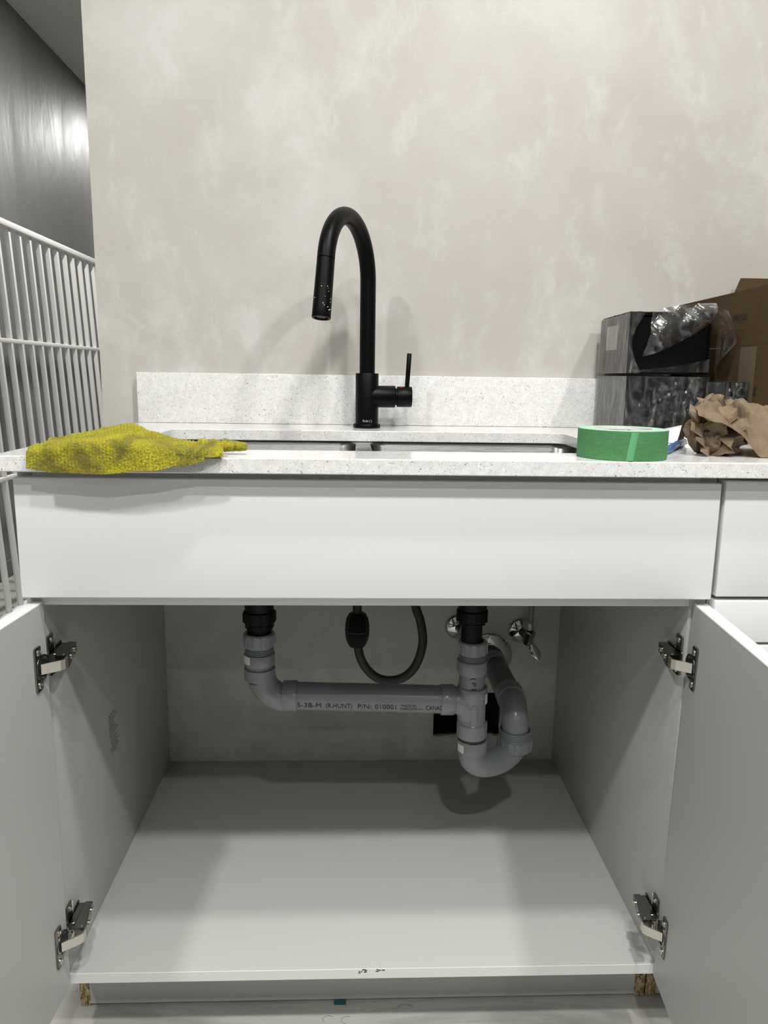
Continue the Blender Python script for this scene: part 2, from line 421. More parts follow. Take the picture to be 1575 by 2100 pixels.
# hinges
def hinge(sx, zc, name_off):
    """sx=-1 left side: door inner face at X=hx, side panel at X=px"""
    hxl = lambda z: -.4335 if sx < 0 else .4298+(z-.1155)*math.tan(R(.85))
    px = XI0 if sx < 0 else XI1
    dx = hxl(zc); s = -sx           # s: direction into the cabinet
    X = lambda d: dx + s*d
    h = bpy.data.objects.new('hinge', None); col.objects.link(h); h.parent = cab; h.empty_display_size = .02
    def bx(a, b): return (min(X(a), X(b)), max(X(a), X(b)))
    zp = zc
    DM = Matrix.Translation((dx, .0165, 0)) @ Matrix.Rotation(R(-3.2) if sx < 0 else R(-5.1), 4, 'Z') @ Matrix.Translation((-dx, -.0165, 0))
    def swing(q): bmesh.ops.transform(q.bm, matrix=DM, verts=q.bm.verts[:]); return q
    x0, x1 = bx(.0002, .0030)
    q = MB().box(x0, x1, -.0215, -.0045, zp-.030, zp+.030, .0025, 2)
    q.lathe([(0, .0003), (.0172, .0003), (.0172, .0036), (.0150, .0036), (.0145, .0008), (0, .0008)], (dx, -.0035, zp-.001), (s, 0, 0), 32)
    swing(q).build('cup_plate', 'nickel_dark', h)
    x0, x1 = bx(.0031, .0034); swing(MB().lathe([(0, .0031), (.0118, .0031), (.0118, .0036), (0, .0036)], (dx, -.0035, zp-.001), (s, 0, 0), 24)).build('cup_shade', 'print_black', h)  # flat black disc paints the shade inside the hinge cup
    for dz in (-.0225, .0225):
        swing(MB().lathe([(.0042, .003), (.0042, .0042), (.0034, .0048), (.001, .0036), (0, .0036)], (dx, -.0135, zp+dz), (s, 0, 0), 16)).build('screw', 'nickel_bright', h)
    # link: bent silver strap from the cup to the arm
    P = [(X(.003), -.0125), (X(.0225), .0015), (X(.0265), .006), (X(.0265), .0150)]
    th = .0022; z0, z1 = zp-.0075, zp+.0065
    L = []
    for i, (x, y) in enumerate(P):
        a = Vector(P[max(i-1, 0)]); b = Vector(P[min(i+1, 3)]); t = (b-a).normalized(); n = Vector((-t.y, t.x))*th*.5
        L.append([(x+n.x, y+n.y, z0), (x-n.x, y-n.y, z0), (x-n.x, y-n.y, z1), (x+n.x, y+n.y, z1)])
    MB().loops(L, True, True, True).build('link', 'nickel_bright', h, smooth=False)
    # arm: tapered channel running back along the side panel
    q = MB(); pxs = s
    A = []
    for y, xo, xi, hw in ((.0125, .0275, .012, .0090), (.020, .0275, .010, .0090), (.055, .0200, .008, .0075), (.0705, .0185, .008, .0070), (.0720, .0160, .008, .0060)):
        a, b = sorted((X(xo), X(xi))); A.append([(a, y, zp-hw), (b, y, zp-hw), (b, y, zp+hw), (a, y, zp+hw)])
    q.loops(A, True, True, True)
    q.build('arm', 'nickel_dark', h, smooth=False)
    for y, xo in ((.034, .0252), (.060, .0202)):
        MB().lathe([(.0040, -.002), (.0040, .0012), (.003, .0018), (.0008, .0006), (0, .0006)], (X(xo), y, zp), (s, 0, 0), 16).build('screw', 'nickel_bright', h)
    MB().lathe([(0, -.0098), (.0016, -.0098), (.0016, .0098), (0, .0098)], (X(.0215), .0165, zp), (0, 0, 1), 12).build('pivot_pin', 'nickel_bright', h)
    # mounting plate on the side panel
    a, b = sorted((px + s*.0003, px + s*.0028)); c_, d_ = sorted((px + s*.0028, px+s*.0125))
    q = MB().box(a, b, .026, .046, zp-.027, zp+.030, .003, 2).box(a, b, .024, .072, zp-.009, zp+.009, .001, 1)
    q.box(c_, d_, .026, .070, zp-.0062, zp+.0062, .001, 1)
    q.build('mounting_plate', 'nickel_dark', h)
    for dz in (-.0205, .0225):
        MB().lathe([(.0044, .0028), (.0044, .0042), (.0034, .005), (.001, .0038), (0, .0038)], (px, .036, zp+dz), (s, 0, 0), 16).build('screw', 'nickel_bright', h)
    return h
for sx in (-1, 1):
    hinge(sx, .6165, ''); hinge(sx, .2045, '')
# printed block on the left side panel
rg = random.Random(11); q = MB()
for i in range(15):
    z = .4215-i*.0050; y = .246+rg.uniform(0, .006) + (.004 if i > 7 else 0); ye = y+rg.uniform(.022, .046)
    if i in (0, 14): ye = y+.03
    while y < ye:
        w = rg.uniform(.002, .008); q.poly([(XI0+.0003, y, z), (XI0+.0003, min(y+w, ye), z), (XI0+.0003, min(y+w, ye), z+.0014), (XI0+.0003, y, z+.0014)]); y += w+rg.uniform(.0008, .002)
q.build('printed_block', 'print_black', lp, smooth=False, fix=False)
for c in cab.children:
    c.matrix_parent_inverse = Matrix.Translation(-cab.location)

# ------------------------------------------------------------------ neighbour drawer cabinet
nb = thing('drawer_cabinet', 'white three drawer base cabinet to the right of the sink cabinet', 'cabinet', (.76, .3, 0))
q = MB().box(.4590, .477, .0205, YW-.001, ZB, ZT).box(1.043, 1.061, .0205, YW-.001, ZB, ZT).box(.477, 1.043, .0205, YW-.001, ZB, ZB+.016).box(.477, 1.043, YW-.006, YW-.001, ZB+.016, ZT).box(.477, 1.043, .0205, .0385, ZB+.016, ZT)
q.build('carcass', 'shaded_melamine', nb, smooth=False)
for z0, z1 in ((.713, .8693), (.6485, .7078), (.118, .6445)):
    MB().box(.4600, 1.0585, 0, .0185, z0, z1, .0014, 3).build('drawer_front', 'white_lacquer', nb)
MB().box(.4592, .4755, .10, .58, .001, .1135).build('plinth_side', 'chipboard', nb, smooth=False)
MB().box(1.045, 1.061, .10, .58, .001, .1135).build('plinth_side', 'chipboard', nb, smooth=False)
MB().box(.476, 1.0448, .1005, .116, .004, .1135).build('toe_board', 'shaded_melamine', nb, smooth=False)
set_local(nb)

# ------------------------------------------------------------------ countertop, backsplash, sink
CZ = .896
CX0, CX1, CY0, CY1 = -.4700, 1.20, -.0215, YW-.0005
SX0, SX1, SY0, SY1 = -.362, .366, .079, .447
n = 6; hole_t = rrect(SX0, SX1, SY0, SY1, .022, CZ, n); N = len(hole_t)
def outer(z):
    P = []
    for p in hole_t:   # project hole points to the outer rectangle, corner groups to corners
        pass
    for ci, (ex, ey) in enumerate(((CX1, CY1), (CX0, CY1), (CX0, CY0), (CX1, CY0))):
        hx = (SX1, SX0, SX0, SX1)[ci]; hy = (SY1, SY1, SY0, SY0)[ci]
        for i in range(n+1):
            t = i/n; P0 = [Vector((ex, hy, z)), Vector((hx, ey, z))] if ci % 2 == 0 else [Vector((hx, ey, z)), Vector((ex, hy, z))]
            if t < .5: P.append(P0[0].lerp(Vector((ex, ey, z)), t*2))
            elif t > .5: P.append(Vector((ex, ey, z)).lerp(P0[1], t*2-1))
            else: P.append(Vector((ex, ey, z)))
    return P
cz0 = CZ-.020; e = .0012
def off(P, z): return [Vector((p.x, p.y, z)) for p in P]
def shr(P, d, z):
    return [Vector((min(max(p.x, CX0+d), CX1-d), min(max(p.y, CY0+d), CY1-d), z)) for p in P]
def grow(d, z): return rrect(SX0-d, SX1+d, SY0-d, SY1+d, .022+d, z, n)
O = outer(0)
ct = MB().loops([grow(0, cz0+e), grow(e, cz0), shr(O, e, cz0), shr(O, 0, cz0+e), shr(O, 0, CZ-e), shr(O, e, CZ), grow(e, CZ), grow(0, CZ-e), grow(0, cz0+e)], True)
bmesh.ops.remove_doubles(ct.bm, verts=ct.bm.verts[:], dist=1e-5)
tag(ct.build('countertop', 'speckled_quartz', angle=30), 'white speckled quartz countertop slab with a cut-out over the sink', 'countertop')
tag(MB().box(-.470, 1.20, .611, YW-.0005, CZ+.0003, CZ+.102, .0012, 2).build('backsplash', 'speckled_quartz'), 'low white speckled quartz upstand along the beige wall behind the faucet', 'backsplash')

sk = thing('double_sink', 'undermounted stainless steel double bowl sink below the countertop cut-out', 'sink', (0, .26, .66))
FZ = cz0-.0008
def bowl(x0, x1, name):
    y0, y1 = .066, .458; r = .03
    L = [rrect(x0, x1, y0, y1, r, FZ, 8), rrect(x0+.002, x1-.002, y0+.002, y1-.002, r, FZ-.003, 8), rrect(x0+.004, x1-.004, y0+.004, y1-.004, r, FZ-.15, 8),
         rrect(x0+.008, x1-.008, y0+.008, y1-.008, r, FZ-.185, 8), rrect(x0+.025, x1-.025, y0+.025, y1-.025, r, FZ-.200, 8)]
    cx = (x0+x1)/2; cy = .26; k = len(L[0])
    L.append([Vector((cx+.045*math.cos(a), cy+.045*math.sin(a), FZ-.205)) for a in [math.atan2(p.y-cy, p.x-cx) for p in L[-1]]])
    q = MB().loops(L, True)
    o = q.build(name, 'stainless', sk, angle=50)
    sd = o.modifiers.new('thickness', 'SOLIDIFY'); sd.thickness = .0012; sd.offset = -1
    MB().lathe([(0, FZ-.222), (.034, FZ-.222), (.040, FZ-.208), (.046, FZ-.2035), (.046, FZ-.2055), (0, FZ-.2255)], (cx, cy, 0), n=36).build('strainer', 'chrome', o)
    return cx
bowl(-.378, -.022, 'bowl'); bowl(.002, .383, 'bowl')
q = MB()
a = rrect(-.378, -.022, .066, .458, .03, FZ, 8); 
def frame(x0, x1, ox0, ox1):
    inn = rrect(x0, x1, .066, .458, .03, FZ, 8); out = []
    for p in inn:
        cx = (x0+x1)/2; fx = (p.x-cx)/((x1-x0)/2); fy = (p.y-.262)/.196; mx = max(abs(fx), abs(fy))
        fx /= mx; fy /= mx
        out.append(Vector((ox0+(fx+1)/2*(ox1-ox0), .048+(fy+1)/2*.428, FZ)))
    q.loops([inn, out], True)
frame(-.378, -.022, -.396, -.010); frame(.002, .383, -.010, .401)
o = q.build('rim', 'stainless', sk)
set_local(sk)

# ------------------------------------------------------------------ faucet
FX, FY = -.0020, .5345
fc = thing('faucet', 'matte black gooseneck kitchen faucet with a pull-down head and side lever', 'faucet', (FX, FY, CZ))
B = CZ+.0002
MB().lathe([(0, B), (.0262, B), (.0268, B+.001), (.0268, B+.006), (.0258, B+.0075), (.0226, B+.0085)], (FX, FY, 0), n=48).build('base_ring', 'matte_black', fc)
MB().lathe([(.0225, B+.0085), (.0225, 1.0005), (.0217, 1.0018), (.0150, 1.0018), (0, 1.0018)], (FX, FY, 0), n=48).build('body', 'matte_black', fc)
az = Vector((-.0735, -.186, 0)).normalized(); RA = .1; NZ = 1.172
pts = [Vector((FX, FY, 1.0015+i*(NZ-1.0015)/8)) for i in range(8)]
SW = R(171)
cen = Vector((FX, FY, NZ)) + az*RA
for i in range(37):
    a = math.pi - SW*i/36; pts.append(cen + az*(RA*math.cos(a)) + Vector((0, 0, RA*math.sin(a))))
MB().tube(pts, .0150, 32).build('neck', 'matte_black', fc)
end = pts[-1]; dirv = (pts[-1]-pts[-2]).normalized()
hd = MB().lathe([(.0138, .0006), (.0150, .0012), (.0152, .02), (.0158, .085), (.0160, .098), (.0155, .0995), (.0125, .0995), (.0120, .0985), (.0115, .0945), (0, .0945)], end, dirv, 40).build('spray_head', 'matte_black', fc)
MB().lathe([(0, .0950), (.0085, .0950), (.0085, .0975), (.0060, .0980), (0, .0980)], end, dirv, 24).build('aerator', 'black_rubber', hd)
rg = random.Random(9); q = MB()
side = az.cross(Vector((0, 0, 1)))
for i in range(16):
    t = rg.uniform(.045, .092); an = rg.uniform(-1.1, 1.1)
    fwd = Vector((0, -1, 0)); fwd = (fwd-dirv*fwd.dot(dirv)).normalized(); sd_ = dirv.cross(fwd)
    p = end+dirv*t+(fwd*math.cos(an)+sd_*math.sin(an))*.0159
    b = bmesh.new(); bmesh.ops.create_icosphere(b, subdivisions=1, radius=rg.uniform(.0004, .0009)); q._add(b, Matrix.Translation(p))
o = q.build('water_droplets', 'water', hd); o['kind'] = 'stuff'
VZ = .9572
MB().lathe([(.0212, 0), (.0212, .0525), (.0205, .0535), (.0180, .0535)], (FX+.002, FY, VZ), (1, 0, 0), 40).build('valve_arm', 'matte_black', fc)
cp = MB().lathe([(.0165, .0545), (.0165, .0565), (.0197, .0570), (.0200, .0580), (.0200, .0845), (.0190, .0860), (0, .0860)], (FX+.002, FY, VZ), (1, 0, 0), 40).build('valve_cap', 'matte_black', fc)
MB().lathe([(0, 0), (.0032, 0), (.0032, .0006), (0, .0007)], (FX+.0665, FY-.006, VZ+.0191), (0, -.30, .95), 16).build('indicator_dot', 'red_dot', cp)
MB().tube([(FX+.0782, FY, VZ+.017), (FX+.0795, FY, VZ+.040), (FX+.0818, FY, VZ+.0825), (FX+.0819, FY, VZ+.0838)], [.0044, .0045, .0046, .0036], 20).build('lever', 'matte_black', fc)
def onbody(x, y):
    a = (x-.0085)/.0228; return (FX+.0228*math.sin(a), FY-.0228*math.cos(a), .9085+y)
text_obj('lettering', 'Rubi ( )', .0062, onbody, 'print_grey', fc, width=.0185)
set_local(fc)

# faucet hose with weight
hs = thing('faucet_hose', 'black flexible faucet hose hanging in a loop with an oval weight clipped on', 'hose', (-.018, .46, .5))
P = smoothpath([(-.008, .53, .86), (-.012, .49, .72), (-.0177, .452, .60), (-.0178, .45, .53), (-.0165, .45, .475), (-.006, .45, .438), (.018, .45, .410), (.048, .45, .4015),
                (.078, .45, .410), (.100, .45, .436), (.1115, .45, .480), (.106, .451, .525), (.0945, .453, .560), (.06, .48, .70), (.008, .53, .86)], 10)
MB().tube(P, .0088, 20).build('hose', 'black_rubber', hs)
MB().lathe([(.0095, .4735), (.0165, .4745), (.0215, .486), (.0235, .498), (.0235, .518), (.0215, .530), (.0165, .5405), (.0095, .5415)], (-.0178, .45, 0), n=8).build('weight', 'black_plastic', hs, angle=20)
MB().lathe([(.0238, .505), (.0243, .505), (.0243, .5075), (.0238, .5075)], (-.0178, .45, 0), n=8).build('weight_seam', 'black_rubber', hs, angle=20)
set_local(hs)

# ------------------------------------------------------------------ drain plumbing
PY = .26
dp = thing('drain_pipe_assembly', 'grey plastic double bowl drain with elbow, cross pipe, tee and trap under the sink', 'drain pipe', (.18, PY, .30))
def rib_nut(q, x, y, z0, z1, r, ribs=10, axis=None):
    q.lathe([(r-.006, z0), (r-.001, z0), (r, z0+.001), (r, z1-.002), (r-.002, z1), (r-.006, z1)], (x, y, 0), n=40)
    for i in range(ribs):
        a = 2*math.pi*i/ribs+.2; c_, s_ = math.cos(a), math.sin(a)
        q.box(-.0015, .0015, r-.001, r+.0016, z0+.001, z1-.003, .0006, 1, Matrix.Translation((x, y, 0)) @ Matrix.Rotation(a, 4, 'Z'))
def threads(q, x, y, z0, z1, r, n=5):
    prof = []; st = (z1-z0)/n
    for i in range(n): prof += [(r-.0016, z0+i*st), (r, z0+i*st+st*.35), (r, z0+i*st+st*.65), (r-.0016, z0+(i+1)*st)]
    q.lathe(prof, (x, y, 0), n=40)
def strainer_stack(x, ztop, z):
    """black drain parts: z = dict of heights"""
    MB().lathe([(.030, .640), (.0255, .625), (.0235, z[0]), (.018, z[0])], (x, PY, 0), n=40).build('drain_cup', 'black_plastic', dp)
    q = MB(); rib_nut(q, x, PY, z[1], z[0]+.001, .0265, 8); q.build('flange_nut', 'black_plastic', dp)
    q = MB(); rib_nut(q, x, PY, z[2], z[1], .0225, 8); q.build('lock_nut', 'black_plastic', dp)
    MB().lathe([(.0170, z[2]+.001), (.0180, z[2]), (.0182, z[3]), (.014, z[3])], (x, PY, 0), n=40).build('tailpiece', 'black_plastic', dp)
XA, XB = -.1838, .1790
# left stack
strainer_stack(-.1828, .617, (.608, .588, .577, .555))
q = MB(); rib_nut(q, XA, PY, .5465, .5700, .0262, 12); q.build('slip_nut', 'grey_fitting', dp)
q = MB(); threads(q, XA, PY, .532, .547, .0240, 5); q.build('threaded_collar', 'grey_pipe', dp)
ad = MB().lathe([(.022, .534), (.0255, .534), (.0260, .533), (.0260, .515), (.0250, .5135), (.022, .5135)], (XA, PY, 0), n=40).build('adapter', 'grey_fitting', dp)
def sticker(x, y, r, a0, a1, z0, z1, parent):
    n_ = 8; lo = [(x+r*math.sin(a0+(a1-a0)*i/n_), y-r*math.cos(a0+(a1-a0)*i/n_)) for i in range(n_+1)]
    q = MB().loops([[Vector((a, b, z0)) for a, b in lo], [Vector((a, b, z1)) for a, b in lo]], False)
    s_ = q.build('sticker', 'sticker_white', parent)
    q = MB(); rg = random.Random(int(abs(x)*1e4)+int(z0*1e3))
    for k_ in range(3):
        z = z0+(z1-z0)*(.25+.22*k_); i0 = rg.uniform(.15, .3); i1 = rg.uniform(.6, .85)
        pp = [(x+(r+.0003)*math.sin(a0+(a1-a0)*t), y-(r+.0003)*math.cos(a0+(a1-a0)*t)) for t in (i0, (i0+i1)/2, i1)]
        q.loops([[Vector((a, b, z)) for a, b in pp], [Vector((a, b, z+.0012)) for a, b in pp]], False)
    return s_
sticker(XA, PY, .0263, R(-75), R(-30), .519, .533, ad)
MB().lathe([(.0220, .500), (.0225, .500), (.0235, .5125), (.022, .5125)], (XA, PY, 0), n=40).build('spigot', 'grey_pipe', dp)
# elbow with two sockets
EB = .0495; ez = .4553
def arc(c, a0, a1, R_, ux, uz, n_=16):
    return [Vector(c)+Vector(ux)*R_*math.cos(a0+(a1-a0)*i/n_)+Vector(uz)*R_*math.sin(a0+(a1-a0)*i/n_) for i in range(n_+1)]
def zy(x): return ez - (x+.12)*.0276         # the cross pipe falls slightly to the tee
c = (XA+.046, PY, ez+.040)
q = MB().tube([(XA, PY, .490)] + arc(c, math.pi, 1.5*math.pi, .043, (1, 0, 0), (0, 0, 1))[1:] + [(-.135, PY, ez-.001)], .0240, 40)
el = q.build('elbow', 'grey_fitting', dp, angle=50)
MB().lathe([(.0222, .5080), (.0254, .5080), (.0262, .5070), (.0262, .4885), (.0250, .4872), (.022, .4872)], (XA, PY, 0), n=40).build('elbow_socket', 'grey_fitting', el)
MB().lathe([(.0222, -.1450), (.0258, -.1445), (.0264, -.1435), (.0264, -.1215), (.0256, -.1205), (.0222, -.1205)], (0, PY, zy(-.13)), (1, 0, 0), 40).build('elbow_socket', 'grey_fitting', el)
pipe = MB().tube([(-.122, PY, zy(-.122)), (.130, PY, zy(.130))], .0240, 48).build('cross_pipe', 'grey_pipe', dp)
def onpipe(x0, dz):
    def fn(x, y):
        a = (y+dz)/.0240; X = x0+x
        return (X, PY-.0246*math.cos(a), zy(X)+.0246*math.sin(a))
    return fn
for txt, x0, w, size, dz in (('5-3B-M', -.1195, .0410, .0128, -.0100), ('(R.HUNT)', -.0715, .0455, .0128, -.0100), ('P/N:', -.0177, .0235, .0128, -.0100), ('010001', .0120, .0365, .0128, -.0100),
                             ('MADE IN', .0570, .0250, .0062, -.0046), ('FABRIQUE AU', .0550, .0390, .0062, -.0110), ('CANAD', .0985, .0300, .0128, -.0100)):
    text_obj('print', txt, size, onpipe(x0, dz), 'print_black', pipe, width=w)
# right stack
strainer_stack(.1762, .617, (.6105, .5915, .586, .545))
q = MB(); rib_nut(q, XB, PY, .5335, .5560, .0245, 12); q.build('slip_nut', 'grey_fitting', dp)
q = MB(); threads(q, XB, PY, .5205, .534, .0235, 5); q.build('threaded_collar', 'grey_pipe', dp)
MB().lathe([(.022, .5215), (.0255, .5215), (.0260, .5205), (.0260, .4995), (.0250, .4980), (.022, .4980)], (XB, PY, 0), n=40).build('adapter', 'grey_fitting', dp)
vp = MB().lathe([(.0225, .465), (.0225, .500)], (XB+.0008, PY, 0), n=40).build('vertical_pipe', 'grey_pipe', dp)
def onvert(z0, x0):
    def fn(x, y):   # text runs downward
        a = (y+x0)/.0225; return (XB+.0008+.0231*math.sin(a), PY-.0231*math.cos(a), z0-x)
    return fn
text_obj('print', '( P E', .0112, onvert(.4970, -.0040), 'print_black', vp, width=.0255)
XT = .1815
te = MB().lathe([(.0222, .4735), (.0252, .4735), (.0258, .4725), (.0258, .4525), (.0240, .4490), (.0236, .446), (.0236, .4105), (.0250, .4085)], (XT, PY, 0), n=40)
tee = te.build('tee', 'grey_fitting', dp)
q = MB(); cz = zy(.15)
q.tube([(XT-.046, PY, cz+.0005), (XT-.030, PY, cz), (XT-.018, PY, cz-.004), (XT-.006, PY, cz-.014), (XT-.002, PY, cz-.030)], [.0228, .0230, .0235, .0236, .0232], 36)
q.build('tee_branch', 'grey_fitting', tee, angle=60)
MB().lathe([(.0222, .1262), (.0258, .1262), (.0264, .1272), (.0264, .1482), (.0245, .1510), (.0228, .1515)], (0, PY, cz), (1, 0, 0), 40).build('tee_socket', 'grey_fitting', tee)
MB().lathe([(.0236, .410), (.0250, .4075), (.0266, .4060), (.0266, .3825), (.0256, .3810), (.022, .3810)], (XT+.0015, PY, 0), n=40).build('tee_socket', 'grey_fitting', tee)
# raised oval pad on the tee
q = MB(); pz0, pz1, pw = .4125, .4400, .0068; ring0 = []; ring1 = []
for i in range(28):
    a = 2*math.pi*i/28; xx = pw*math.cos(a)+.0015; zz = (pz1 if math.sin(a) >= 0 else pz0)+pw*math.sin(a)
    an = xx/.0236; ring0.append(Vector((XT+.0236*math.sin(an), PY-.0234*math.cos(an), zz)))
    an = xx*.86/.0236; ring1.append(Vector((XT+.0246*math.sin(an), PY-.0246*math.cos(an), zz*.98+.02*.426)))
q.loops([ring0, ring1], True, False, True).build('raised_pad', 'grey_fitting', tee, angle=60)
sticker(XT, PY, .0262, R(48), R(80), .4455, .4640, tee)
MB().lathe([(.0238, .3760), (.0242, .3760), (.0242, .3815), (.022, .3815)], (XT+.002, PY, 0), n=40).build('gap_shade_ring', 'black_rubber', dp)  # black ring paints the dark gap between tee and trap
# trap bend
UX, UY = .2690, .302
T0 = Vector((XT+.003, PY, 0)); T1 = Vector((UX, UY, 0)); hd_ = (T1-T0); RR = hd_.length/2; hu = hd_.normalized(); ctr = (T0+T1)/2
ZC = .3290+.0195
pts = [T0+Vector((0, 0, .372)), T0+Vector((0, 0, .36))] + [ctr + hu*(RR*math.cos(a))+Vector((0, 0, ZC-.002+RR*math.sin(a)*.60)) for a in [math.pi+math.pi*i/24 for i in range(25)]] + [T1+Vector((0, 0, .360))]
tb = MB().tube(pts, .0238, 40).build('trap_bend', 'grey_fitting', dp, angle=60)
MB().lathe([(.0222, .3755), (.0258, .3755), (.0263, .3745), (.0263, .3525), (.0250, .3512), (.022, .3512)], (T0.x, T0.y, 0), n=40).build('trap_socket', 'grey_fitting', tb)
sticker(T0.x, T0.y, .0266, R(-78), R(-42), .3565, .3705, tb)
MB().lathe([(.0, .3030), (.0075, .3030), (.0090, .3060), (.0090, .3120)], (ctr.x-.022, ctr.y-.006, -.006), n=20).build('drain_plug', 'grey_fitting', tb)
q = MB(); rib_nut(q, UX, UY, .3345, .3570, .0305, 16); un = q.build('union_nut', 'grey_pipe', dp)
q = MB(); threads(q, UX, UY, .3560, .3720, .0285, 4); q.build('union_thread', 'grey_pipe', dp)
# elbow up and back to the wall
RE = .042; wz = .4100; AX1 = .2785
c = Vector((UX, UY+RE, wz-RE))
pts = [Vector((UX, UY, .355))] + [c + Vector((0, -RE*math.cos(a), RE*math.sin(a))) for a in [math.pi/2*i/16 for i in range(17)]] + [Vector((UX+.001, UY+RE+.014, wz))]
MB().tube(pts, .0240, 40).build('upper_elbow', 'grey_fitting', dp, angle=60)
MB().tube([(UX+.0005, UY+RE-.004, wz), (UX+.001, UY+RE+.028, wz)], .0268, 40).build('elbow_socket', 'grey_pipe', dp, angle=60)
def ax(y): return UX + (AX1-UX)*(y-.36)/(.63-.36)
def azz(y): return wz - .022*(y-.36)/(.27)
def seg(y0, y1, r, name, m_): return MB().tube([(ax(y0), y0, azz(y0)), (ax(y1), y1, azz(y1))], r, 40).build(name, m_, dp, angle=60)
seg(.365, .535, .0240, 'trap_arm', 'dark_pipe')
seg(.525, .565, .0272, 'coupling', 'grey_pipe')
seg(.565, .600, .0250, 'threaded_collar', 'dark_pipe')
for k_ in range(4): seg(.568+k_*.008, .572+k_*.008, .0268, 'thread_ring', 'dark_pipe')
seg(.600, .629, .0225, 'wall_stub', 'dark_pipe')
MB().lathe([(.0235, -.012), (.026, -.0085), (.030, -.0075), (.0485, -.0045), (.0525, -.0018), (.0528, 0), (.024, 0)], (.2785, YW-.0003, .3835), (0, 1, 0), 48).build('escutcheon', 'chrome', dp, angle=60)
set_local(dp)

# shutoff valves
for i, (vx, vz, lab) in enumerate(((.2075, .451, 'chrome shutoff valve half hidden behind the right black drain tailpiece'), (.3490, .4425, 'chrome shutoff valve with grey supply line at the right of the wall pipe'))):
    t = thing('shutoff_valve', lab, 'valve', (vx, YW, vz), 'chrome shutoff valves on the wall')
    MB().lathe([(.0085, -.012), (.012, -.011), (.024, -.006), (.0300, -.002), (.0302, 0), (.008, 0)], (vx, YW-.0003, vz), (0, 1, 0), 40).build('escutcheon', 'chrome', t, angle=60)
    MB().tube([(vx, YW-.001, vz), (vx+.004, .590, vz-.001)], .0085, 24).build('stub_pipe', 'nickel_dark', t)
    MB().lathe([(.0, -.016), (.010, -.016), (.0115, -.013), (.0115, .013), (.010, .016), (0, .016)], (vx+.006, .582, vz+.001), (.15, -.25, 1), 8).build('valve_body', 'nickel_dark', t, angle=20)
    b = MB()
    L = []
    for tt, w, d_ in ((0, .004, .004), (.006, .006, .005), (.016, .011, .006), (.026, .0115, .0055), (.034, .006, .004), (.037, .002, .002)):
        o_ = Vector((vx+.010+tt*.35, .576-tt*.45, vz-.006-tt*.95))
        L.append([o_+Vector((w*math.cos(2*math.pi*j/12), d_*math.sin(2*math.pi*j/12), w*.25*math.sin(2*math.pi*j/12))) for j in range(12)])
    b.loops(L, True, True, True).build('handle', 'chrome', t, angle=60)
    MB().lathe([(.0065, .012), (.0075, .013), (.0075, .026), (.0065, .028), (0, .028)], (vx+.008, .581, vz+.006), (0, 0, 1), 8).build('compression_nut', 'nickel_bright', t, angle=20)
    P = smoothpath([(vx+.008, .581, vz+.030), (vx+.0085, .581, vz+.06), (vx+.009, .58, .56), (vx+.010, .578, .70), (vx+.010, .572, .84)], 10)
    MB().tube(P, .0056, 16).build('supply_line', 'grey_pipe', t)
    set_local(t)

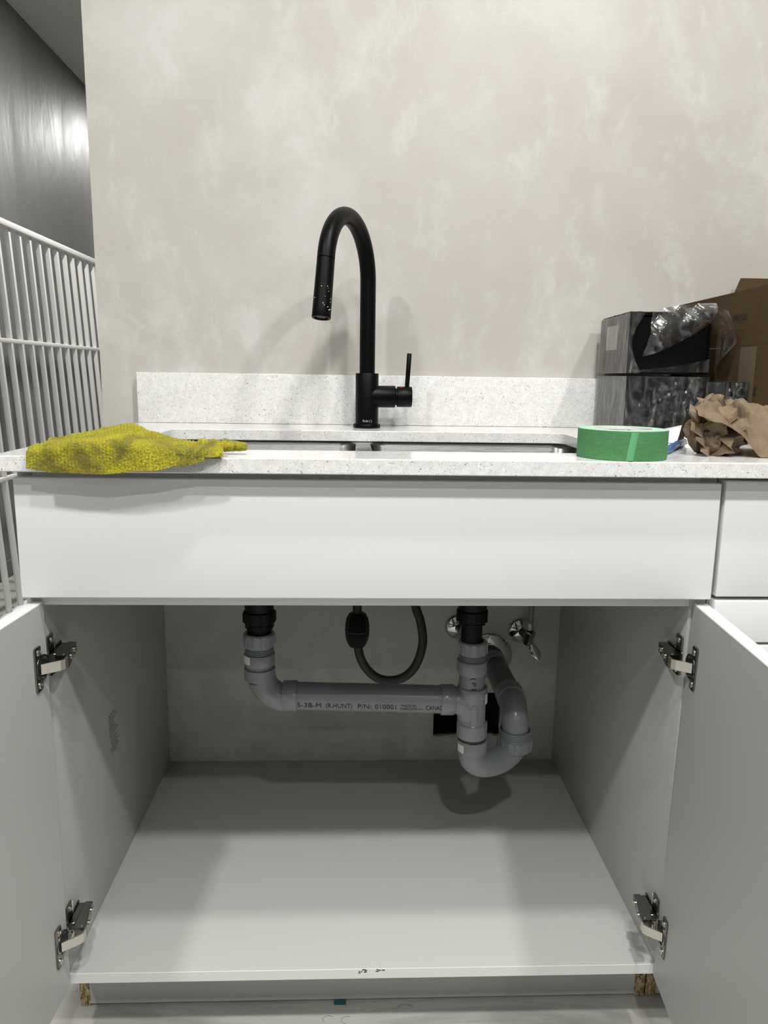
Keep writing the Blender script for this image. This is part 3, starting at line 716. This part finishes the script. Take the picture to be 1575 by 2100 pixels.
# ------------------------------------------------------------------ things on the counter
# yellow cloth
def cloth():
    NU, NV = 300, 150
    vs = []; fs = []
    yb_t = [(0, .085), (.12, .13), (.25, .130), (.42, .100), (.58, .060), (.75, .036), (1, .020)]
    zb_t = [(0, .8810), (.15, .8765), (.38, .8750), (.62, .8800), (.80, .8865), (.93, .8925), (1, .8990)]
    yf_t = [(0, -.0300), (.5, -.0320), (.92, -.031), (1, -.024)]
    hp_t = [(0, .014), (.2, .022), (.45, .027), (.6, .021), (.8, .015), (.93, .013), (1, .009)]
    for i in range(NU+1):
        u = i/NU
        yb = lerp(yb_t, u); zb = lerp(zb_t, u); yf = lerp(yf_t, u); hp = lerp(hp_t, u)
        for j in range(NV+1):
            v = j/NV
            xf = -.4215 + u*.236
            if v < .70:
                w = v/.70; y = yb+(yf+.010-yb)*w
                rise = math.sin(min(1, w/.35)*math.pi/2)
                z = CZ+.0012+(hp)*rise*(1-.28*max(0, w-.4)/.6)
                z += .007*math.exp(-((w-.30-.25*u)/.13)**2)*math.exp(-((u-.42)/.22)**2)
                z += .004*math.exp(-((w-.62+.3*u)/.09)**2)*(1-u)
            else:
                w = (v-.70)/.30; y0 = yf+.010; ztop = CZ+.0012+hp*.72
                a = min(1, w/.45)*math.pi/2
                y = y0-.010*math.sin(a)-.004*max(0, w-.45)
                z = ztop-.010*(1-math.cos(a)) + (zb-(ztop-.010))*max(0, (w-.45)/.55)
                if w < .45: pass
                if zb > CZ-.004: z = max(z, CZ+.001)
            yy = (y-yf)/.17
            x = xf + max(0, yy)*(.036*(1-u)-.05*u)
            x += .010*math.sin(v*3.0)*(-1 if u < .02 else 0)*0
            # tail: bunch to a blunt rag end
            p = Vector((x, y, z))
            nse = noise.noise(p*26)*.0035+noise.noise(p*70)*.0016+abs(noise.noise(p*260))*.0018+noise.noise(p*650)*.0009
            rib = .0006*math.sin((x*1.0+y*.35)*2*math.pi/.0042)
            amp = 1
            nx = Vector((0, -.75, .35)) if v > .76 else Vector((0, -.15, 1))
            p += nx*max(-.0006, (nse*.8+.0012+rib))*amp
            if p.y > CY0-.001 and p.z < CZ+.0009: p.z = CZ+.0009
            vs.append(p)
    for i in range(NU):
        for j in range(NV):
            a = i*(NV+1)+j; fs.append((a, a+1, a+NV+2, a+NV+1))
    me = bpy.data.meshes.new('cleaning_cloth'); me.from_pydata(vs, [], fs)
    for p in me.polygons: p.use_smooth = True
    me.materials.append(MATS['yellow_terry'])
    o = bpy.data.objects.new('cleaning_cloth', me); col.objects.link(o)
    tag(o, 'soiled yellow terry cloth draped over the left front edge of the countertop', 'cloth')
    # frayed end of the cloth
    q = MB(); rg = random.Random(2)
    for k in range(3):
        c0 = Vector((-.222+.014*k, .006+.007*k, CZ+.011)); L = []
        for s in range(9):
            t = s/8; rr = .0115*(1-.45*t)*(1 if k else 1.15)
            cc = c0+Vector((.030*t, .004*math.sin(3*t+k), -.001*t))
            L.append([cc+Vector((rg.uniform(-.0015, .0015), rr*1.1*math.cos(a), max(-.0085, rr*.75*math.sin(a)))) + Vector((0, 0, rg.uniform(-.0006, .0012))) for a in [2*math.pi*j/22 for j in range(22)]])
        q.loops(L, True, True, True)
    q.build('frayed_end', 'yellow_terry', o, angle=80)
cloth()

# green tape roll
TX, TY, TR, TH = .3310, .0370, .0578, .0375
tp = thing('tape_roll', 'green masking tape roll lying flat near the counter front edge', 'tape', (TX, TY, CZ))
Z0 = CZ+.0003
MB().lathe([(.0405, Z0), (TR-.0004, Z0), (TR, Z0+.0006), (TR, Z0+TH-.0006), (TR-.0004, Z0+TH)], (TX, TY, 0), n=96).build('tape', 'green_tape', tp, angle=30)
MB().lathe([(.0405, Z0+TH), (TR-.0003, Z0+TH)], (TX, TY, 0), n=96).build('tape_edge', 'tape_side', tp)
cr = MB().lathe([(.0405, Z0), (.0405, Z0+TH+.0002), (.0382, Z0+TH+.0002), (.0382, Z0), (.0405, Z0)], (TX, TY, 0), n=96).build('core', 'tape_core', tp, angle=30)
rg = random.Random(8); q = MB()
for row in (.0300, .0225):
    a = R(50)
    while a < R(130):
        w = rg.uniform(.006, .03); hgt = .0042
        pp = [(TX+.0379*math.cos(t), TY+.0379*math.sin(t)) for t in (a, a+w)]
        q.poly([(pp[0][0], pp[0][1], Z0+row), (pp[1][0], pp[1][1], Z0+row), (pp[1][0], pp[1][1], Z0+row+hgt), (pp[0][0], pp[0][1], Z0+row+hgt)]); a += w+rg.uniform(.012, .03)
q.build('core_print', 'print_black', cr, smooth=False, fix=False)
L = []
for a in (R(-104), R(-102), R(-99), R(-96.5), R(-95)):
    k = (a-R(-104))/R(9); lo = .3*(1-k)
    L.append([Vector((TX+(TR+.0004+.0010*math.sin(k*3.1))*math.cos(a+R(dz*5)), TY+(TR+.0004+.0010*math.sin(k*3.1))*math.sin(a+R(dz*5)), Z0+TH*dz)) for dz in (.01, .3, .6, .97)])
MB().loops(L, False).build('tape_tab', 'green_tape_end', tp)
set_local(tp)

# pen
p0, p1 = Vector((.4045, .0700, CZ+.0062)), Vector((.4970, .2200, CZ+.0062)); d = (p1-p0).normalized(); Lp = (p1-p0).length
pn = thing('marker_pen', 'blue marker pen with a grey cap lying behind the green tape roll', 'pen', tuple(p0))
MB().lathe([(0, 0), (.004, 0), (.0050, .003), (.0052, Lp*.60), (.0046, Lp*.61)], p0, d, 24).build('barrel', 'pen_blue', pn)
MB().lathe([(.0046, Lp*.60), (.0060, Lp*.60), (.0060, Lp-.008), (.0050, Lp-.002), (.003, Lp), (0, Lp)], p0, d, 24).build('cap', 'pen_cap', pn)
set_local(pn)

# crumpled kraft paper
def tri(x): x = x % 1.0; return abs(2*x-1)
def plerp(tab, x):
    for (a, va), (b, vb) in zip(tab, tab[1:]):
        if x <= b: return va+(vb-va)*max(0, min(1, (x-a)/(b-a)))
    return tab[-1][1]
def paper():
    rg = random.Random(21); bm = bmesh.new()
    b = bmesh.new(); bmesh.ops.create_icosphere(b, subdivisions=5, radius=1)
    W = [(Vector((rg.gauss(0, 1), rg.gauss(0, 1), rg.gauss(0, 1))).normalized(), fq, rg.random(), am) for fq, am in
         ((.55, .30), (.75, .26), (.9, .24), (1.1, .20), (1.4, .15), (1.7, .12), (2.1, .10), (2.6, .08), (3.3, .06))]
    for v in b.verts:
        n_ = v.co.normalized(); w_ = n_ + .16*Vector((noise.noise(n_*2), noise.noise(n_*2+Vector((5, 0, 0))), noise.noise(n_*2+Vector((0, 5, 0)))))
        rr = .97 + sum(am*(tri(w_.dot(d_)*fq+ph)-.5) for d_, fq, ph, am in W)*1.0
        rr += .11*(tri(w_.dot(Vector((1.9, .9, -1.4)))+.2)-.5)+.07*(tri(w_.dot(Vector((-1.4, 2.0, 2.1)))+.4)-.5)+.03*(tri(w_.dot(Vector((3.1, -2.6, 1.2)))+.7)-.5)
        sw = Vector((tri(w_.dot(Vector((.8, -1.1, 1.3)))+.1)-.5, tri(w_.dot(Vector((1.2, .7, -1.0)))+.6)-.5, tri(w_.dot(Vector((-.9, 1.3, .8)))+.3)-.5))
        q = n_*rr*.93 + sw*.42
        v.co = Vector((.4850+q.x*.0370+q.z*-.0080, .090+q.y*.042, CZ+.0340+q.z*.0390))
        if v.co.z < CZ+.0006: v.co.z = CZ+.0006+rg.uniform(0, .0003)
    me = bpy.data.meshes.new('t'); b.to_mesh(me); b.free(); bm.from_mesh(me); bpy.data.meshes.remove(me)
    # loose sheet leaving the crumple to the right
    NU, NV = 54, 36; g = []
    F = [(0, (.4330, CZ+.0560)), (.10, (.4482, CZ+.0525)), (.20, (.4654, CZ+.0462)), (.32, (.4865, CZ+.0352)), (.42, (.5012, CZ+.0222)), (.56, (.5236, CZ+.0010)), (1, (.618, CZ+.0010))]
    T = [(0, (.4600, CZ+.0575)), (.08, (.4690, CZ+.0620)), (.14, (.4776, CZ+.0790)), (.19, (.4848, CZ+.0795)), (.26, (.4953, CZ+.0610)), (.38, (.5146, CZ+.0710)), (.60, (.5504, CZ+.0745)), (.76, (.5765, CZ+.066)), (1, (.655, CZ+.050))]
    for i in range(NU+1):
        u = i/NU; row = []
        fx = plerp([(a, c[0]) for a, c in F], u); fz = plerp([(a, c[1]) for a, c in F], u)
        tx = plerp([(a, c[0]) for a, c in T], u); tz = plerp([(a, c[1]) for a, c in T], u)
        for j in range(NV+1):
            v = j/NV
            if v <= .8:
                w = v/.8; p = Vector((fx, .040, fz)).lerp(Vector((tx, .125, tz)), w)
                p.z += (.010+.012*min(1, u*2))*math.sin(math.pi*w)*.8
            else:
                w = (v-.8)/.2; p = Vector((tx, .125+.035*w, tz-.045*w*w))
            ed = min(1, u*8)
            p.z += ed*(.0075*(tri(p.x*13+p.y*9+.2)-.5)+.0055*(tri(p.x*-11+p.y*17+.6)-.5)+.0065*(tri(p.x*31+p.y*12)-.5)+.0032*(tri(p.y*47-p.x*22)-.5))*(.35 if v < .05 else 1)
            p.z += noise.noise(p*60)*.0014; p.y += noise.noise(p*45+Vector((7, 0, 0)))*.003
            if p.z < CZ+.001: p.z = CZ+.001
            row.append(bm.verts.new(p))
        g.append(row)
    for i in range(NU):
        for j in range(NV): bm.faces.new((g[i][j], g[i+1][j], g[i+1][j+1], g[i][j+1]))
    # folded ears sticking out at the left of the crumple
    for base, tip, w in (((.448, .070, CZ+.052), (.4325, .068, CZ+.0650), .011), ((.452, .062, CZ+.034), (.4330, .060, CZ+.0400), .012), ((.455, .060, CZ+.020), (.4400, .058, CZ+.0270), .010), ((.460, .056, CZ+.006), (.4470, .055, CZ+.0100), .008)):
        B_, T_ = Vector(base), Vector(tip); s_ = Vector((.004, .008, w*.75))
        a = [bm.verts.new(x) for x in (B_-s_, B_+s_, T_+s_*.75, T_-s_*.5, (B_+T_)/2+Vector((.001, -.006, 0)))]
        for k in range(4): bm.faces.new((a[k], a[(k+1) % 4], a[4]))
    for fc_ in bm.faces: fc_.smooth = True
    me = bpy.data.meshes.new('crumpled_paper'); bm.to_mesh(me); bm.free(); me.materials.append(MATS['kraft_paper']); me.set_sharp_from_angle(angle=R(14))
    o = bpy.data.objects.new('crumpled_paper', me); col.objects.link(o)
    tag(o, 'crumpled brown kraft packing paper lying right of the tape at the counter front', 'paper')
paper()

# black wrapped cartons
def film(name, rows_list, parent, ang=22):
    bm = bmesh.new()
    for rows in rows_list:
        g = [[bm.verts.new(p) for p in r_] for r_ in rows]
        for a, b in zip(g, g[1:]):
            for k in range(len(a)-1): bm.faces.new((a[k], b[k], b[k+1], a[k+1]))
    for fc_ in bm.faces: fc_.smooth = True
    me = bpy.data.meshes.new(name); bm.to_mesh(me); bm.free(); me.materials.append(MATS['clear_film']); me.set_sharp_from_angle(angle=R(ang))
    o = bpy.data.objects.new(name, me); col.objects.link(o); o.parent = parent
    return o
def crease(p, seed, amp):
    q = p*1.0
    return amp*((tri(q.dot(Vector((23, 17, 31)))+seed*.37)-.5)+.7*(tri(q.dot(Vector((-41, 29, 22)))+seed*.71)-.5)+.5*(tri(q.dot(Vector((60, -35, 71)))+seed*.13)-.5)+noise.noise(q*50+Vector((seed, 0, 0)))*.6)
def wrapped_box(name, lab, x0, x1, y0, y1, z0, z1, rz, seed, label=False, kind='full'):
    c = Vector(((x0+x1)/2, (y0+y1)/2, z0)); hx, hy, h = (x1-x0)/2, (y1-y0)/2, z1-z0
    t = thing(name, lab, 'box', tuple(c), None); t.rotation_euler = (0, 0, rz)
    inv = (Matrix.Translation(c) @ Matrix.Rotation(rz, 4, 'Z')).inverted()
    MB().box(-hx, hx, -hy+.0045, hy, .0004, h, .0012).build('carton', 'box_card', t)
    q = MB().box(-hx, hx, -hy, -hy+.0045, .0004, .005).box(-hx, hx, -hy, -hy+.0045, h-.005, h).box(-hx, -hx+.004, -hy, -hy+.0045, .005, h-.005).box(hx-.004, hx, -hy, -hy+.0045, .005, h-.005)
    q.build('front_frame', 'box_black', t, smooth=False)
    MB().box(-hx+.004, hx-.004, -hy+.0028, -hy+.0044, .005, h-.005).build('front_shade', 'box_black', t, smooth=False)  # black sheet paints the unlit inside of the open front
    if label:
        MB().box(-hx-.0006, -hx-.0001, hy-.125, hy-.050, h*.42, h*.84).build('label', 'label_grey', t, smooth=False)
    N_ = 22; S = []
    # skin over the left end
    S.append([[Vector((-hx-.0020-abs(crease(Vector((0, y, z*.3)), seed, .0012)), y, z)) for z in [h*(.005+.99*k/N_) for k in range(N_+1)]] for y in [hy-.003-(2*hy-.003)*i/26 for i in range(27)]])
    # skin over the top
    S.append([[Vector((x, y, h+.0010+abs(crease(Vector((x, y, .3)), seed, .0010)))) for y in [-hy+2*hy*k/18 for k in range(19)]] for x in [-hx-.002+(2*hx+.003)*i/18 for i in range(19)]])
    if kind == 'full':
        S.append([[Vector((x, -hy-.0012-abs(crease(Vector((x, .7, z)), seed, .0060))*math.sin(math.pi*min(1, max(0, (x+hx)/(2*hx))))**.5, z)) for z in [h*(.005+.99*k/N_) for k in range(N_+1)]] for x in [-hx-.002+(2*hx+.004)*i/30 for i in range(31)]])
        S.append([[Vector((hx+.0015+abs(crease(Vector((.5, y, z)), seed, .0015)), y, z)) for z in [h*(.005+.99*k/N_) for k in range(N_+1)]] for y in [-hy-.001+.06*i/8 for i in range(9)]])
    else:
        # edge of the torn film curling around the front left corner
        S.append([[Vector((-hx-.002+(.006+.020*(1-math.sin(math.pi*z/h)))*i/6, -hy-.002-.003*math.sin(3*i/6), z)) for z in [h*(.005+.99*k/N_) for k in range(N_+1)]] for i in range(7)])
        # torn sheet hanging over the front
        A = []
        for i in range(31):
            u = i/30; row = []
            zt = h+.003+.013*math.sin(min(1, u*1.1)*math.pi*.5); zb = .030+.062*u**1.35
            for k in range(25):
                v = k/24
                p = Vector((-hx*.52+u*hx*1.52-.012*v*(1-u), -hy-.004-.016*math.sin(math.pi*min(1, v*.8+.1)), zt+(zb-zt)*v))
                p.y -= crease(p*.5, seed+3, .0070)
                row.append(p)
            A.append(row)
        S.append(A)
        # bag end bulging out at the right, towards the viewer
        O_ = [(.5833, 1.0168), (.5944, 1.0323), (.6070, 1.0455), (.6180, 1.0594), (.6195, 1.0674), (.6130, 1.0872), (.6006, 1.1132), (.586, 1.1185), (.5608, 1.1215)]
        B_ = []
        for i in range(11):
            w = i/10; row = []
            for k, (ox, oz) in enumerate(O_):
                kk = k/(len(O_)-1); b0 = inv @ Vector((.6160-.045*max(0, kk-.6)/.4, .386, 1.0130+.110*kk)); o0 = inv @ Vector((ox, .325, oz))
                p = b0.lerp(o0, w); p.y -= .010*math.sin(math.pi*w); p += Vector((.3, -1, .2))*crease(p, seed+8, .0030)*math.sin(math.pi*w*.9+.1)
                row.append(p)
            B_.append(row)
        S.append(B_)
        # loose lip along the lower front edge
        S.append([[Vector((x, -hy-.003-.018*w*math.sin(math.pi*(x+hx)/(2*hx))-abs(crease(Vector((x, w, 0)), seed+5, .002)), .003+(.002+.022*((x+hx)/(2*hx))**1.5)*w)) for w in [k/6 for k in range(7)]] for x in [-hx+2*hx*i/30 for i in range(31)]])
    film('plastic_wrap', S, t)
    return t
RZ = R(-3.5)
wrapped_box('wrapped_box', 'lower black carton shrink wrapped in clear film, standing on the counter against the backsplash', .4705, .6130, .393, .600, CZ+.0005, CZ+.1080, RZ, 4)
wrapped_box('wrapped_box', 'upper black carton in loose torn plastic with a pale label, stacked on top of another', .4690, .6110, .393, .598, CZ+.1120, CZ+.2185, RZ, 9, label=True, kind='torn')
wrapped_box('wrapped_box', 'small black plastic wrapped packet squeezed between the stacked cartons and the brown box', .5850, .6170, .275, .345, CZ+.0005, CZ+.0990, R(0), 14)

# open cardboard carton
bx = thing('cardboard_box', 'open brown corrugated cardboard box with flaps up at the right edge of the counter', 'box', (.83, .35, CZ))
KX0, KX1, KY0, KY1, KZ = .6240, 1.04, .178, .595, 1.0546; tk = .004
side = MB().box(KX0, KX0+tk, KY0, KY1, CZ+.0004, KZ).build('side_wall', 'carton_board', bx, smooth=False)
MB().box(KX1-tk, KX1, KY0, KY1, CZ+.0004, KZ).build('side_wall', 'carton_board', bx, smooth=False)
MB().box(KX0+tk, KX1-tk, KY1-tk, KY1, CZ+.0004, KZ).build('end_wall', 'carton_board', bx, smooth=False)
MB().box(KX0+tk, KX1-tk, KY0, KY0+tk, CZ+.0004, KZ).build('end_wall', 'carton_board', bx, smooth=False)
MB().box(KX0+tk, KX1-tk, KY0+tk, KY1-tk, CZ+.0004, CZ+.0044).build('base', 'carton_board', bx, smooth=False)
fl = MB().prism([(KX0, KY1-.002, KZ+.0006), (KX0, KY0+.006, KZ+.0006), (KX0-.001, KY0+.010, 1.1480), (KX0-.001, KY1-.002, 1.1445)], (tk, 0, 0)).build('flap', 'carton_board', bx, smooth=False)
MB().prism([(KX0+.10, KY1, KZ+.0006), (KX1-.004, KY1, KZ+.0006), (KX1-.03, KY1+.012, 1.2030), (KX0+.134, KY1+.012, 1.2030), (KX0+.121, KY1+.009, 1.170)], (0, -tk, 0)).build('flap', 'carton_board', bx, smooth=False)
MB().prism([(KX1, KY1-.002, KZ+.0006), (KX1, KY0+.006, KZ+.0006), (KX1+.05, KY0+.010, 1.125), (KX1+.05, KY1-.002, 1.125)], (-tk, 0, 0)).build('flap', 'carton_board', bx, smooth=False)
MB().box(KX0-.0006, KX0-.0001, .266, .317, CZ+.001, KZ-.001).build('paper_tape', 'carton_tape', side, smooth=False)
# printing is upside down: the carton stands on its head
text_obj('lettering', 'FZLG1002', .0150, lambda x, y: (KX0-.0012, .3055+x, 1.1085-y), 'print_black', fl, width=.048)
text_obj('lettering', '3', .0210, lambda x, y: (KX0-.0010, .2515+x, .9885-y), 'print_black', side)
set_local(bx)

# white sheet curled up in front of the lower carton
q = MB(); L = []
for i in range(13):
    u = i/12; row = []
    for j in range(9):
        v = j/8; row.append(Vector((.470+.118*u+.008*v, .230+.118*v+.030*(1-u), CZ+.0008+(.003+.030*u)*v**2)))
    L.append(row)
o = q.loops(L, False).build('paper_sheet', 'white_sheet')
sd = o.modifiers.new('thickness', 'SOLIDIFY'); sd.thickness = .0006; sd.offset = 1
tag(o, 'plain white sheet curling up in front of the lower black carton, behind the crumpled paper', 'paper')

# scrap of teal tape under the toe board
tag(MB().box(-.0515, -.0325, .093, .1002, .0002, .0040, .0004, 1).build('tape_scrap', 'teal_scrap'), 'tiny dark teal scrap on the floor against the toe board', 'scrap')
# loose hair-thin fibres on the floor
rg = random.Random(4); q = MB()
for c in ((-.060, .066), (-.030, .064), (.062, .083)):
    a0 = rg.uniform(0, 3); rr = rg.uniform(.008, .02)
    q.tube([(c[0]+rr*math.cos(a0+t*.22), c[1]+rr*.7*math.sin(a0+t*.22), .0004) for t in range(16)], .0002, 6)
o = q.build('hair_fibres', 'black_rubber'); tag(o, 'few dark hair-thin fibres lying on the pale floor below the toe board', 'fibre', kind='stuff')
